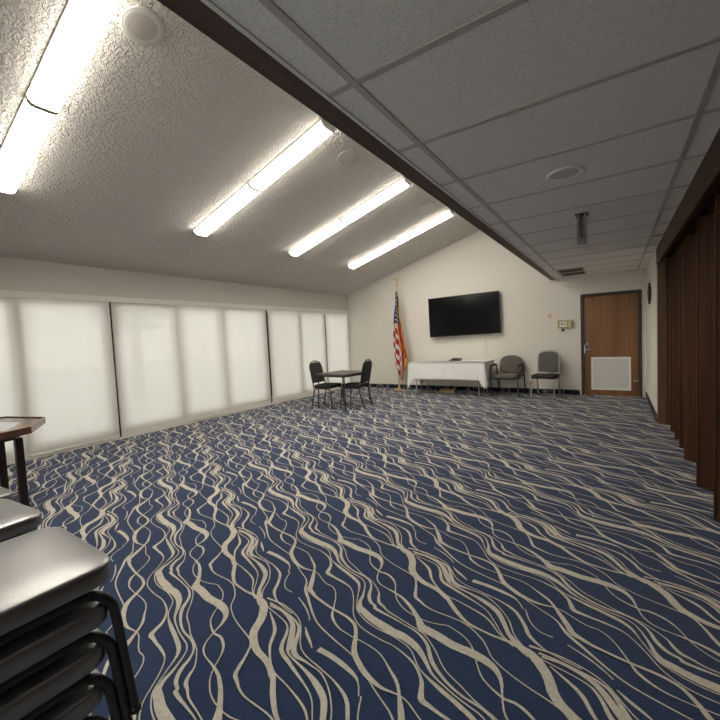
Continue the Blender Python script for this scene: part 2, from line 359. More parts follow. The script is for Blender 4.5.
# carpet pattern: ribbons as (a, b, width) in units of the repeat
RIB = [
 (0, [(0.010,-0.037,0.0296), (0.084,0.001,0.0267), (0.166,0.032,0.0236), (0.236,0.049,0.0151), (0.280,0.043,0.0050), (0.329,0.019,0.0046)]),
 (0, [(-0.666,0.028,0.0046), (-0.590,-0.027,0.0046), (-0.524,-0.042,0.0046), (-0.467,-0.022,0.0046)]),
 (0, [(-0.403,-0.002,0.0046), (-0.309,0.006,0.0092), (-0.235,0.001,0.0069), (-0.191,-0.009,0.0046)]),
 (0, [(-0.157,-0.045,0.0046), (-0.104,-0.054,0.0154), (-0.055,-0.057,0.0135), (-0.011,-0.062,0.0046)]),
 (1, [(-1.405,0.050,0.0166), (-1.366,0.045,0.0153), (-1.327,0.038,0.0139), (-1.288,0.032,0.0124), (-1.249,0.026,0.0111), (-1.210,0.022,0.0098), (-1.170,0.020,0.0088), (-1.131,0.023,0.0081), (-1.092,0.030,0.0078), (-1.054,0.039,0.0077), (-1.015,0.049,0.0075), (-0.977,0.059,0.0073), (-0.939,0.070,0.0071), (-0.901,0.081,0.0069), (-0.863,0.090,0.0067), (-0.824,0.093,0.0068), (-0.784,0.091,0.0069), (-0.745,0.091,0.0067), (-0.707,0.091,0.0064), (-0.668,0.091,0.0063), (-0.629,0.092,0.0064), (-0.591,0.094,0.0068), (-0.552,0.095,0.0075), (-0.514,0.089,0.0096), (-0.479,0.072,0.0146), (-0.444,0.057,0.0179), (-0.405,0.050,0.0166)]),
 (1, [(-0.527,0.236,0.0265), (-0.487,0.247,0.0186), (-0.448,0.260,0.0142), (-0.409,0.275,0.0135), (-0.370,0.288,0.0121), (-0.330,0.297,0.0079), (-0.289,0.294,0.0049), (-0.250,0.281,0.0046), (-0.212,0.265,0.0046), (-0.175,0.246,0.0046), (-0.139,0.226,0.0046), (-0.101,0.211,0.0046), (-0.060,0.204,0.0046), (-0.019,0.204,0.0046), (0.021,0.213,0.0046), (0.060,0.227,0.0046), (0.098,0.243,0.0046), (0.136,0.261,0.0046), (0.173,0.281,0.0051), (0.213,0.295,0.0065), (0.253,0.304,0.0085), (0.293,0.310,0.0102), (0.334,0.309,0.0111), (0.373,0.300,0.0135), (0.409,0.285,0.0173), (0.440,0.260,0.0226), (0.473,0.236,0.0265)]),
 (1, [(-0.866,0.317,0.0049), (-0.827,0.329,0.0050), (-0.788,0.341,0.0051), (-0.747,0.342,0.0049), (-0.707,0.331,0.0046), (-0.668,0.320,0.0046), (-0.627,0.317,0.0067), (-0.586,0.321,0.0123), (-0.546,0.328,0.0175), (-0.505,0.335,0.0200), (-0.465,0.344,0.0207), (-0.425,0.351,0.0213), (-0.384,0.358,0.0220), (-0.343,0.360,0.0200), (-0.303,0.350,0.0134), (-0.269,0.329,0.0087), (-0.236,0.306,0.0051), (-0.203,0.285,0.0046), (-0.170,0.264,0.0046), (-0.135,0.248,0.0046), (-0.096,0.244,0.0046), (-0.057,0.245,0.0046), (-0.017,0.252,0.0051), (0.022,0.264,0.0060), (0.060,0.280,0.0062), (0.096,0.299,0.0057), (0.134,0.317,0.0049)]),
 (1, [(-0.895,0.328,0.0489), (-0.859,0.350,0.0454), (-0.819,0.365,0.0414), (-0.777,0.374,0.0370), (-0.735,0.376,0.0310), (-0.692,0.370,0.0238), (-0.651,0.360,0.0177), (-0.610,0.350,0.0126), (-0.567,0.350,0.0090), (-0.525,0.356,0.0076), (-0.483,0.363,0.0072), (-0.441,0.373,0.0069), (-0.400,0.385,0.0069), (-0.359,0.396,0.0067), (-0.317,0.394,0.0065), (-0.279,0.375,0.0075), (-0.244,0.350,0.0109), (-0.211,0.323,0.0152), (-0.181,0.292,0.0205), (-0.144,0.270,0.0285), (-0.136,0.266,0.0369), (-0.096,0.272,0.0401), (-0.054,0.277,0.0427), (-0.014,0.287,0.0449), (0.025,0.301,0.0466), (0.064,0.315,0.0479), (0.105,0.328,0.0489)]),
 (1, [(-0.898,0.410,0.0058), (-0.859,0.425,0.0083), (-0.818,0.434,0.0111), (-0.775,0.435,0.0144), (-0.734,0.427,0.0170), (-0.695,0.408,0.0192), (-0.657,0.390,0.0200), (-0.616,0.381,0.0183), (-0.573,0.377,0.0152), (-0.531,0.377,0.0129), (-0.489,0.382,0.0113), (-0.447,0.392,0.0107), (-0.408,0.408,0.0114), (-0.368,0.422,0.0120), (-0.326,0.427,0.0109), (-0.284,0.420,0.0112), (-0.248,0.400,0.0142), (-0.217,0.373,0.0194), (-0.182,0.352,0.0207), (-0.143,0.341,0.0181), (-0.102,0.346,0.0139), (-0.093,0.337,0.0180), (-0.056,0.348,0.0163), (-0.017,0.364,0.0123), (0.022,0.380,0.0094), (0.061,0.396,0.0074), (0.102,0.410,0.0058)]),
 (1, [(-0.885,0.431,0.0046), (-0.847,0.444,0.0046), (-0.808,0.454,0.0046), (-0.769,0.454,0.0046), (-0.729,0.448,0.0046), (-0.690,0.440,0.0046), (-0.652,0.428,0.0046), (-0.614,0.416,0.0046), (-0.575,0.410,0.0046), (-0.535,0.412,0.0046), (-0.495,0.416,0.0046), (-0.456,0.417,0.0046), (-0.416,0.419,0.0046), (-0.376,0.426,0.0047), (-0.337,0.433,0.0065), (-0.298,0.438,0.0054), (-0.258,0.435,0.0057), (-0.219,0.429,0.0065), (-0.182,0.418,0.0090), (-0.150,0.395,0.0156), (-0.115,0.380,0.0182), (-0.076,0.384,0.0129), (-0.037,0.385,0.0091), (0.001,0.395,0.0080), (0.039,0.408,0.0065), (0.077,0.420,0.0053), (0.115,0.431,0.0046)]),
 (1, [(-0.839,0.474,0.0478), (-0.800,0.490,0.0480), (-0.761,0.505,0.0479), (-0.721,0.517,0.0470), (-0.681,0.530,0.0461), (-0.644,0.549,0.0462), (-0.607,0.570,0.0463), (-0.569,0.587,0.0454), (-0.529,0.600,0.0412), (-0.487,0.604,0.0313), (-0.447,0.594,0.0218), (-0.412,0.571,0.0142), (-0.383,0.542,0.0087), (-0.353,0.512,0.0065), (-0.321,0.485,0.0083), (-0.282,0.469,0.0083), (-0.241,0.469,0.0071), (-0.201,0.480,0.0063), (-0.162,0.494,0.0095), (-0.122,0.505,0.0128), (-0.082,0.513,0.0156), (-0.041,0.514,0.0179), (0.000,0.512,0.0200), (0.041,0.506,0.0219), (0.081,0.498,0.0245), (0.121,0.486,0.0341), (0.161,0.474,0.0478)]),
 (1, [(-0.781,0.594,0.0047), (-0.742,0.605,0.0057), (-0.702,0.613,0.0065), (-0.661,0.613,0.0057), (-0.621,0.603,0.0046), (-0.585,0.585,0.0046), (-0.551,0.562,0.0052), (-0.516,0.541,0.0059), (-0.478,0.524,0.0070), (-0.438,0.519,0.0084), (-0.397,0.521,0.0100), (-0.357,0.529,0.0115), (-0.323,0.551,0.0129), (-0.283,0.559,0.0134), (-0.242,0.557,0.0124), (-0.203,0.544,0.0085), (-0.168,0.523,0.0046), (-0.134,0.500,0.0046), (-0.095,0.482,0.0046), (-0.053,0.473,0.0046), (-0.008,0.471,0.0046), (0.036,0.478,0.0046), (0.079,0.493,0.0046), (0.120,0.511,0.0046), (0.157,0.535,0.0046), (0.189,0.564,0.0046), (0.219,0.594,0.0047)]),
 (1, [(-1.045,0.581,0.0197), (-1.004,0.582,0.0149), (-0.963,0.584,0.0104), (-0.923,0.594,0.0079), (-0.885,0.611,0.0071), (-0.849,0.631,0.0070), (-0.813,0.651,0.0072), (-0.775,0.669,0.0074), (-0.736,0.680,0.0073), (-0.694,0.683,0.0073), (-0.653,0.680,0.0072), (-0.612,0.673,0.0069), (-0.574,0.657,0.0063), (-0.537,0.640,0.0057), (-0.496,0.635,0.0056), (-0.454,0.636,0.0057), (-0.414,0.640,0.0060), (-0.373,0.647,0.0063), (-0.333,0.656,0.0066), (-0.294,0.666,0.0069), (-0.254,0.676,0.0073), (-0.214,0.682,0.0080), (-0.175,0.674,0.0097), (-0.142,0.653,0.0122), (-0.110,0.630,0.0150), (-0.079,0.604,0.0180), (-0.045,0.581,0.0197)]),
 (1, [(-0.621,0.738,0.0120), (-0.585,0.759,0.0149), (-0.548,0.779,0.0180), (-0.509,0.795,0.0247), (-0.468,0.804,0.0380), (-0.427,0.801,0.0458), (-0.387,0.789,0.0462), (-0.348,0.772,0.0453), (-0.314,0.749,0.0451), (-0.282,0.722,0.0445), (-0.244,0.704,0.0427), (-0.203,0.697,0.0393), (-0.161,0.696,0.0356), (-0.120,0.701,0.0328), (-0.080,0.714,0.0305), (-0.039,0.725,0.0288), (0.002,0.728,0.0283), (0.043,0.726,0.0285), (0.064,0.726,0.0247), (0.102,0.715,0.0246), (0.141,0.705,0.0245), (0.180,0.698,0.0227), (0.220,0.693,0.0196), (0.261,0.694,0.0164), (0.301,0.706,0.0135), (0.340,0.722,0.0119), (0.379,0.738,0.0120)]),
 (0, [(-0.366,-0.179,0.0046), (-0.223,-0.189,0.0184), (-0.122,-0.241,0.0129), (0.013,-0.263,0.0072), (0.128,-0.230,0.0069), (0.243,-0.202,0.0101), (0.309,-0.202,0.0094), (0.393,-0.226,0.0046), (0.478,-0.230,0.0049)]),
 (0, [(-0.414,-0.181,0.0052), (-0.248,-0.128,0.0068), (-0.174,-0.139,0.0141), (-0.079,-0.196,0.0211), (0.028,-0.185,0.0174), (0.216,-0.157,0.0063), (0.320,-0.184,0.0046), (0.409,-0.220,0.0046), (0.488,-0.222,0.0049)]),
 (0, [(-0.417,-0.166,0.0121), (-0.330,-0.118,0.0105), (-0.210,-0.098,0.0255), (-0.086,-0.150,0.0320), (-0.031,-0.173,0.0105), (0.098,-0.135,0.0149), (0.183,-0.117,0.0273), (0.269,-0.115,0.0292), (0.343,-0.147,0.0252), (0.417,-0.188,0.0225), (0.499,-0.204,0.0368), (0.550,-0.201,0.0473)]),
 (0, [(-0.438,-0.161,0.0119), (-0.322,-0.106,0.0079), (-0.175,-0.075,0.0135), (-0.033,-0.148,0.0271), (0.065,-0.112,0.0092), (0.148,-0.078,0.0073), (0.249,-0.081,0.0061), (0.350,-0.114,0.0054), (0.429,-0.168,0.0065), (0.506,-0.192,0.0067)]),
 (0, [(-0.488,-0.163,0.0130), (-0.358,-0.088,0.0084), (-0.206,-0.058,0.0046), (-0.028,-0.111,0.0046), (0.121,-0.072,0.0068), (0.215,-0.043,0.0088), (0.320,-0.034,0.0163), (0.413,-0.074,0.0175), (0.475,-0.112,0.0192), (0.561,-0.121,0.0086), (0.636,-0.103,0.0056), (0.713,-0.076,0.0046)]),
 (2, [(-0.431,0.080,0.0302), (-0.390,0.082,0.0233), (-0.349,0.086,0.0179), (-0.309,0.097,0.0154), (-0.270,0.109,0.0142), (-0.231,0.122,0.0135), (-0.193,0.137,0.0130), (-0.155,0.153,0.0133), (-0.117,0.169,0.0144), (-0.077,0.180,0.0157), (-0.036,0.183,0.0172), (0.003,0.171,0.0188), (0.039,0.152,0.0209), (0.074,0.129,0.0239), (0.109,0.108,0.0265), (0.148,0.097,0.0275), (0.189,0.093,0.0274), (0.230,0.092,0.0267), (0.271,0.096,0.0250), (0.311,0.106,0.0206), (0.349,0.121,0.0146), (0.383,0.144,0.0099), (0.417,0.167,0.0060), (0.456,0.179,0.0046), (0.497,0.180,0.0046), (0.539,0.181,0.0046), (0.579,0.188,0.0046), (0.616,0.205,0.0046), (0.657,0.206,0.0046), (0.696,0.194,0.0058), (0.733,0.176,0.0068), (0.768,0.154,0.0079), (0.803,0.132,0.0096), (0.838,0.110,0.0142), (0.877,0.101,0.0142), (0.919,0.100,0.0106), (0.959,0.107,0.0077), (0.997,0.122,0.0056), (1.035,0.138,0.0046), (1.071,0.158,0.0046), (1.108,0.176,0.0046), (1.146,0.191,0.0046), (1.186,0.202,0.0046), (1.227,0.204,0.0058), (1.268,0.200,0.0095), (1.309,0.196,0.0125), (1.349,0.192,0.0150), (1.388,0.179,0.0138), (1.425,0.160,0.0159), (1.462,0.141,0.0237), (1.498,0.121,0.0271), (1.533,0.101,0.0287), (1.569,0.080,0.0302)]),
]

# ---------------------------------------------------------------- the room
W = 6.68; YB = -10.6; HD = 2.3526; Z1 = 2.5407; SL = 0.289; BX0, BX1 = 5.109, 5.212
CO = (5.1350, -7.5546); EA = (0.78279, -0.43109); EB = (0.43109, 0.78279)

def carpet_floor():
    vs = [(-.02, YB, 0), (9.2, YB, 0), (9.2, .02, 0), (-.02, .02, 0), (-.02, YB, -.05), (9.2, YB, -.05), (9.2, .02, -.05), (-.02, .02, -.05)]
    fs = [(0,1,2,3), (7,6,5,4), (4,5,1,0), (5,6,2,1), (6,7,3,2), (7,4,0,3)]; ms = [0]*6
    rnd = random.Random(3)
    tiles = []
    for idx, (nm, pts) in enumerate(RIB):
        C = [Vector(p) for p in pts]
        if nm:                                   # a strand that continues into the next repeat
            sh = Vector((nm, 0, 0))
            P = catmull([C[-2]-sh] + C + [C[1]+sh], 5)[4:-4]
        else:
            P = catmull([C[0]*2-C[1]] + C + [C[-1]*2-C[-2]], 5)[4:-4]
        L = []; R = []
        for i in range(1, len(P)-1):
            p = P[i]; a = P[i-1]; b = P[i+1]
            t = Vector((b.x-a.x, b.y-a.y)).normalized(); n = Vector((-t.y, t.x))
            w = max(p.z, .006) * .5
            L.append((p.x + n.x*(w+rnd.uniform(-.0022,.0022)), p.y + n.y*w)); R.append((p.x - n.x*(w+rnd.uniform(-.0022,.0022)), p.y - n.y*w))
        tiles.append((L, R, 0.0016 + idx*0.00020))
    for i in range(-11, 14):
        for j in range(-6, 14):
            cx = CO[0] + i*EA[0] + j*EB[0]; cy = CO[1] + i*EA[1] + j*EB[1]
            if not (-1.6 < cx < 8.6 and YB-1.6 < cy < 1.6): continue
            for L, R, z in tiles:
                X = [(cx + a*EA[0] + b*EB[0], cy + a*EA[1] + b*EB[1]) for a, b in L]
                Y = [(cx + a*EA[0] + b*EB[0], cy + a*EA[1] + b*EB[1]) for a, b in R]
                for k in range(len(X)-1):
                    q = (X[k], Y[k], Y[k+1], X[k+1])
                    if any(not (-.02 < x < 6.98 and -10.4 < y < .01) for x, y in q): continue
                    o = len(vs); zz = z + (k % 5)*.00001 + ((i+2*j) % 4)*.00004; vs.extend((x, y, zz) for x, y in q); fs.append((o, o+1, o+2, o+3)); ms.append(1)
    me = bpy.data.meshes.new('floor'); me.from_pydata(vs, [], fs)
    me.materials.append(M['navy']); me.materials.append(M['cream'])
    me.polygons.foreach_set('material_index', ms); me.update()
    o = bpy.data.objects.new('floor', me); COL.objects.link(o); struct(o)
carpet_floor()

# television wall (y = 0) with the door opening, gable shape
D0, D1, DZ = 5.64, 6.62, 1.995
mb = MB()
def slope_z(x): return Z1 + SL*x
mb.prism([(-.15,0),(D0,0),(D0,DZ),(D1,DZ),(D1,0),(9.2,0),(9.2,2.6),(5.35,2.6),(5.35,slope_z(5.35)+.05),(-.15,slope_z(-.15)+.05)], .15, axis=1, base=0)
struct(mb.build('wall_back', M['wall']))
# right return wall beside the door
struct(MB().box(W, W+.12, -2.21, 0, 0, 2.6).build('wall_right', M['wall']))
# far side of the next room beyond the partition, and the wall behind the viewer
struct(MB().box(9.05, 9.2, YB, 0, 0, 2.6).build('wall_far_right', M['wall']))
VX0, VX1, VZ1 = 2.6, 6.4, 2.15
struct(MB().prism([(-.15,0),(VX0,0),(VX0,VZ1),(VX1,VZ1),(VX1,0),(9.2,0),(9.2,2.6),(5.35,2.6),(5.35,slope_z(5.35)+.05),(-.15,slope_z(-.15)+.05)], .15, axis=1, base=YB-.15).build('wall_front', M['wall']))
f = MB()
for x in (VX0, VX0+.93, VX0+1.87, VX0+2.80, VX1-.06): f.box(x, x+.06, YB-.11, YB-.05, 0, VZ1)
f.box(VX0, VX1, YB-.11, YB-.05, VZ1-.06, VZ1).box(VX0, VX1, YB-.11, YB-.05, 0, .06)
f = struct(f.build('added_daylight_door', M['frame_out']))  # glazed doors added behind the viewer so daylight reaches the tile ceiling
MB().box(VX0+.06, VX1-.06, YB-.083, YB-.077, .06, VZ1-.06).build('glass_pane', M['glass'], f)
# window wall: spandrel above, low kerb below, piers at both ends
WY0 = -9.22
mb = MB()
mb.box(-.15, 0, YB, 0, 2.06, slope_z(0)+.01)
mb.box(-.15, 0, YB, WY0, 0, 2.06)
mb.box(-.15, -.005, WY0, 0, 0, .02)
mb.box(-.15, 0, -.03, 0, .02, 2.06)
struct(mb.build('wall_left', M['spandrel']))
struct(MB().box(4.9, 7.4, .16, .22, 0, 2.4).build('door_light_block', M['wall']))  # unseen slab added behind the door to block sky light at its gaps
# baseboards (carpet strip)
struct(MB().box(0.0, D0-.03, -.012, 0, 0, .10).build('baseboard_back', M['cove']))
struct(MB().box(W-.012, W, -2.21, -.012, 0, .11).build('baseboard_right', M['cove']))
# sloped ceiling slab
mb = MB(); t = .08
mb.prism([(-.15, slope_z(-.15)), (5.30, slope_z(5.30)), (5.30, slope_z(5.30)+t), (-.15, slope_z(-.15)+t)], -YB+.15, axis=1, base=YB-.15)
struct(mb.build('ceiling', M['stucco']))
# wall over the beam, above the drop ceiling
struct(MB().box(5.212, 5.30, YB, 0, 2.42, slope_z(5.24)-.005).build('wall_over_beam', M['wall']))
struct(MB().box(BX0, BX1, YB, 0, HD-.004, HD+.30).build('trim_1', M['beam'], bevel=.004))
# suspended ceiling: tiles, grid and the wall angle
dc = MB().box(BX1, 9.2, YB, 0, HD, HD+.03).build('ceiling', M['tile']); struct(dc)
G1, G2, T0 = 5.358, 6.560, -6.839
g = MB(); gw = .0145
for k in range(-7, 12):
    y = T0 + .61*k
    if YB < y < 0: g.box(BX1, W+.1, y-gw, y+gw, HD-.004, HD+.002)
for x in (G1, G2): g.box(x-gw, x+gw, YB, 0, HD-.005, HD+.002)
g.build('ceiling_grid', M['grid'], dc)
MB().box(BX1, BX1+.018, YB, 0, HD-.006, HD+.001).box(BX1, W, -.02, 0, HD-.006, HD+.001).box(W-.02, W, -2.2, 0, HD-.006, HD+.001).build('wall_angle', M['whitegrid'], dc)
gg = MB()
for k in (6, 8):
    y = T0 + .61*k
    gg.box(G2+.012, W-.005, y-.028, y-.010, HD-.005, HD+.001)
gg.build('open_joint', M['gap'], dc)
# valance above the shades, sill strip
struct(MB().box(0, .055, WY0, -.02, 2.046, 2.128).build('trim_2', M['rail'], bevel=.003))
struct(MB().box(-.004, .03, WY0, -.01, 0.0, .03).build('trim_3', M['rail'], bevel=.003))
# black posts between the shade groups
for i, y in enumerate((-6.08, -3.03)):
    struct(MB().box(-.14, .004, y-.014, y+.014, .03, 2.046).build('trim_%d' % (4+i), M['black']))

# windows and roller shades
edges = [(-9.20,-8.185), (-8.17,-7.16), (-7.145,-6.11), (-6.045,-5.035), (-5.02,-4.125), (-4.11,-3.06), (-3.0,-2.01), (-1.995,-1.075), (-1.06,-.085)]
for i, (a, b) in enumerate(edges):
    f = MB(); x0, x1 = -.145, -.100
    fw = .065
    f.box(x0, x1, a-.01, a+fw, .03, 2.05).box(x0, x1, b-fw, b+.01, .03, 2.05).box(x0, x1, a+fw, b-fw, .03, .17).box(x0, x1, a+fw, b-fw, 2.0, 2.05)
    w = struct(f.build('window_%d' % (i+1), M['frame_out']))
    MB().box(-.125, -.119, a+fw, b-fw, .17, 2.0).build('glass_pane', M['glass'], w)
notes = ['leftmost roller shade, cut by the left edge of the photo, behind the octagonal table',
         'second roller shade from the left, beside the octagonal table',
         'cool white roller shade just left of the nearer black post',
         'warm toned roller shade just right of the nearer black post',
         'middle roller shade of the group between the two black posts',
         'pale roller shade just left of the farther black post',
         'cream roller shade just right of the farther black post',
         'cream roller shade behind the left chair of the small card table',
         'cream roller shade in the far corner beside the television wall']
def shade(i, a, b):
    r = empty('roller_shade', (0.006 if i % 2 else .024, (a+b)/2, 0))
    h = (b-a)/2 + (.012 if i < 8 else 0)
    mb = MB(); n = 24; m = 16
    rnd = random.Random(i*5+1); ph = rnd.uniform(0, 6)
    vs = []; fs = []
    for side in (0, 1):
        for j in range(m+1):
            for k in range(n+1):
                y = -h + 2*h*k/n; z = .055 + (2.046-.055)*j/m
                x = .004 + .0018*math.sin(3*y/h + ph + z*1.2) + .0012*math.sin(y*9+z*4) + side*.0012
                vs.append((x, y, z))
    # single woven sheet with real, thin thickness closed at its edges
    o = (m+1)*(n+1)
    for j in range(m):
        for k in range(n):
            q = (j*(n+1)+k, j*(n+1)+k+1, (j+1)*(n+1)+k+1, (j+1)*(n+1)+k)
            fs.append(q)
    vs = vs[:o]
    mb.add(vs, fs, 0, True)
    mb.build('shade_cloth', M['shade'], r)
    MB().box(-.004, .016, -h+.004, h-.004, .032, .058).build('bottom_rail', M['rail'], r, bevel=.004)
    return tag(r, notes[i], 'window shade', 'roller shades on the window wall')
for i, (a, b) in enumerate(edges): shade(i, a, b)

# ---------------------------------------------------------------- door
dr = struct(MB().box(D0, D0+.05, -.02, .13, 0, DZ).box(D1-.05, D1, -.02, .13, 0, DZ).box(D0+.05, D1-.05, -.02, .13, DZ-.05, DZ).build('door_1', M['doorframe'], bevel=.003))
MB().box(D0+.053, D1-.053, .012, .055, .001, DZ-.051).build('door_leaf', M['door'], dr, bevel=.002)
gr = MB(); gx0, gx1, gz0, gz1 = 5.81, 6.45, .115, .755
gr.box(gx0, gx1, -.004, .014, gz0, gz0+.04).box(gx0, gx1, -.004, .014, gz1-.04, gz1).box(gx0, gx0+.04, -.004, .014, gz0+.04, gz1-.04).box(gx1-.04, gx1, -.004, .014, gz0+.04, gz1-.04)
gl = gr.build('louvre_frame', M['whitep'], dr, bevel=.003)
lv = MB()
for k in range(22):
    z = gz0+.045 + k*(gz1-gz0-.09)/22
    lv.prism([(0.002, z), (.012, z+.020), (.013, z+.022), (.004, z+.002)], gx1-gx0-.08, axis=0, base=gx0+.04)
lv.box(gx0+.04, gx1-.04, .010, .0115, gz0+.04, gz1-.04)
lv.build('louvre_slats', M['grille'], gl)
T = Matrix.Translation((5.745, .012, .905)) @ Matrix.Rotation(PI/2, 4, 'X')
h = MB().lathe([(.030,0),(.030,.008),(.014,.012),(.012,.05)], 20, T=T)
h.tube([(5.745,-.04,.905),(5.80,-.045,.905),(5.86,-.04,.90)], .009, 8, sub=4)
h.build('door_handle', M['alu'], dr)
T = Matrix.Translation((5.745, .012, 1.01)) @ Matrix.Rotation(PI/2, 4, 'X')
MB().lathe([(.032,0),(.030,.012),(.018,.016),(.016,.022)], 20, T=T).build('deadbolt', M['alu'], dr)
MB().box(5.692, 5.712, -.006, .014, .83, 1.0).build('lock_plate', M['alu'], dr, bevel=.002)
MB().tube([(6.53,.01,.305),(6.50,-.055,.305)], .009, 8).tube([(6.50,-.055,.305),(6.495,-.068,.305)], .014, 8).box(6.515,6.60,-.006,.013,.295,.315).build('door_stop', M['alu'], dr)

# ---------------------------------------------------------------- folding partition on the right
px_pts = [(-2.345,.10), (-2.77,.05), (-3.17,.05), (-3.55,.05), (-3.99,.0), (-4.74,.0), (-5.40,.0), (-6.1,0), (-6.8,0), (-7.5,0), (-8.2,0), (-8.9,0), (-9.6,0), (-10.3,0)]
fp = tag(empty('folding_partition', (6.76, -2.35, 0)), 'dark walnut folding partition standing half pleated along the right side', 'partition')
off = Vector((6.76, -2.35, 0))
j = MB().box(-.08, .02, .01, .14, 0, 2.16).build('jamb_post', M['jamb'], fp, bevel=.003)
xs = 6.785
for i in range(1, len(px_pts)-1):
    y0 = px_pts[i][0]; y1 = px_pts[i+1][0]; dy = y0 - y1
    x0 = 6.785 if i < 4 else 6.765
    a = Vector((x0, y0)) - off.xy; dp = .16 if i < 4 else .20
    bq = Vector((x0+dp, y0 - min(.17, dy*.38))) - off.xy
    c = Vector((x0, y1)) - off.xy
    def board(p, q, name, mat, th=.022):
        d = (q-p).normalized(); n = Vector((-d.y, d.x))*th/2
        pts = [(p+n), (q+n), (q-n), (p-n)]
        return MB().prism([(v.x, v.y) for v in pts], 2.145, axis=2, base=.012).build(name, mat, fp, bevel=.003)
    board(a, bq, 'panel', M['partition']); 
    board(bq + Vector((0,-.012)), c + Vector((0,.014)), 'panel', M['partition'], .018)
    hp = bq if i == 4 else a
    MB().tube([(hp.x-.006, hp.y-.004, .012), (hp.x-.006, hp.y-.004, 2.15)], .013 if i == 4 else .009, 8).build('hinge_strip', M['darkalu'] if i == 4 else M['partition'], fp)
# closing boards between post and the first pleat
p = Vector((6.79,-2.36)) - off.xy; q = Vector((6.90,-2.50)) - off.xy
board(p, q, 'panel', M['partition']); board(q, Vector((6.785,-2.755))-off.xy, 'panel', M['partition'])
struct(MB().box(6.675, 6.70, YB, -2.21, 2.135, HD+.01).box(6.70, 6.80, YB, -2.21, 2.22, HD+.01).box(6.80, 7.02, YB, -2.21, 2.18, HD+.01).build('trim_6', M['headwood'], bevel=.002))

# ---------------------------------------------------------------- ceiling fixtures
TH = math.atan(SL)
def on_slope(x, y, d=0.0):
    n = Vector((math.sin(TH), 0, -math.cos(TH)))       # points down into the room
    p = Vector((x, y, slope_z(x))) + n*d
    X = Vector((math.cos(TH), 0, math.sin(TH))); Y = Vector((0,-1,0)); Z = X.cross(Y)   # local +z = down, out of the ceiling
    return Matrix.Translation(p) @ Matrix((X, Y, Z)).transposed().to_4x4()
def light(y, label):
    r = bpy.data.objects.new('ceiling_light', None); COL.objects.link(r); r.matrix_world = on_slope(2.555, y); r.empty_display_size = .1
    L = 1.215; w = .101
    MB().box(-L, L, -w-.006, w+.006, 0.0005, .016).build('light_body', M['fixture'], r, bevel=.003)
    prof = [(-w, .016), (-w, .040), (-w+.018, .066), (-w+.05, .074), (w-.05, .074), (w-.018, .066), (w, .040), (w, .016)]
    for x0, x1 in ((-L+.022, -.020), (.020, L-.022)):
        lb = MB().prism(prof, x1-x0, axis=0, base=x0).build('lens', [M['lens'], M['lens_side']], r)
        for f in lb.data.polygons: f.material_index = 0 if abs(f.normal.z) > .6 else 1
    big = [(-w-.004, .016), (-w-.004, .043), (-w+.016, .071), (-w+.05, .079), (w-.05, .079), (w-.016, .071), (w+.004, .043), (w+.004, .016)]
    for x0, x1 in ((-L, -L+.022), (L-.022, L)):
        MB().prism(big, x1-x0, axis=0, base=x0).build('end_cap', M['fixture'], r, bevel=.003)
    MB().prism([(a*1.0, .016+(b-.016)*1.02) for a, b in prof], .040, axis=0, base=-.020).build('joint_band', M['joint'], r)
    return tag(r, label, 'ceiling light', 'fluorescent lights on the sloped ceiling')
light(-7.54, 'nearest lit fluorescent ceiling light, cut by the top left of the photo')
light(-5.45, 'second lit fluorescent ceiling light from the viewer on the sloped ceiling')
light(-3.60, 'third lit fluorescent ceiling light from the viewer on the sloped ceiling')
light(-1.78, 'farthest lit fluorescent ceiling light, nearest the television wall')

def slope_disc(x, y, label, gm):
    r = bpy.data.objects.new('ceiling_speaker', None); COL.objects.link(r); r.matrix_world = on_slope(x, y); r.empty_display_size = .1
    MB().lathe([(.138,.0005),(.138,.005),(.128,.010),(.122,.008),(.116,.011),(.106,.011),(.092,.009)], 40).build('trim_ring', M['speaker'], r)
    MB().lathe([(.093,.0085),(.093,.0095),(.001,.0097)], 32, smooth=False).build('speaker_grille', gm, r)
    return tag(r, label, 'ceiling speaker', 'round speakers in the sloped ceiling')
slope_disc(3.52, -7.25, 'nearest round ceiling speaker, between the nearest light and the beam', M['cloth_grille'])
slope_disc(3.51, -4.81, 'middle round ceiling speaker, between the second and third lights', M['speaker'])
slope_disc(3.51, -2.46, 'farthest round ceiling speaker, between the third and fourth lights', M['speaker'])

def downlight(x, y, rr, label):
    r = empty('recessed_light', (x, y, HD)); r.rotation_euler = (PI, 0, 0)
    MB().lathe([(rr*.74,-.001),(rr,-.001),(rr*.98,.007),(rr*.86,.010),(rr*.76,.006),(rr*.70,.002)], 36).build('trim_ring', M['whitep'], r)
    MB().lathe([(rr*.72,.004),(rr*.5,.0015),(rr*.02,.001)], 32, smooth=False).build('reflector', M['reflector'], r)
    return tag(r, label, 'recessed light', 'unlit recessed lights in the tile ceiling')
downlight(5.95, -5.87, .115, 'nearer round unlit recessed light in the tile ceiling')
downlight(5.935, -2.95, .10, 'farther round unlit recessed light, beyond the hanging metal bracket')

# metal channel bracket hanging from the tile ceiling
r = tag(empty('hanging_bracket', (5.97, -4.75, HD)), 'short metal channel bracket hanging from the tile ceiling', 'bracket')
MB().box(-.050, .050, -.05, .05, -.010, 0).build('mounting_plate', M['device'], r, bevel=.002)
c = MB().box(-.036, .036, .030, .034, -.245, -.010).box(-.036, -.032, -.034, .030, -.245, -.010).box(.032, .036, -.034, .030, -.245, -.010)
c.box(-.036, -.016, -.036, -.032, -.215, -.010).box(.016, .036, -.036, -.032, -.215, -.010)
c.build('channel', M['darkalu'], r)
MB().box(-.038, .038, -.040, .036, -.262, -.215).build('end_collar', M['darkalu'], r, bevel=.006)

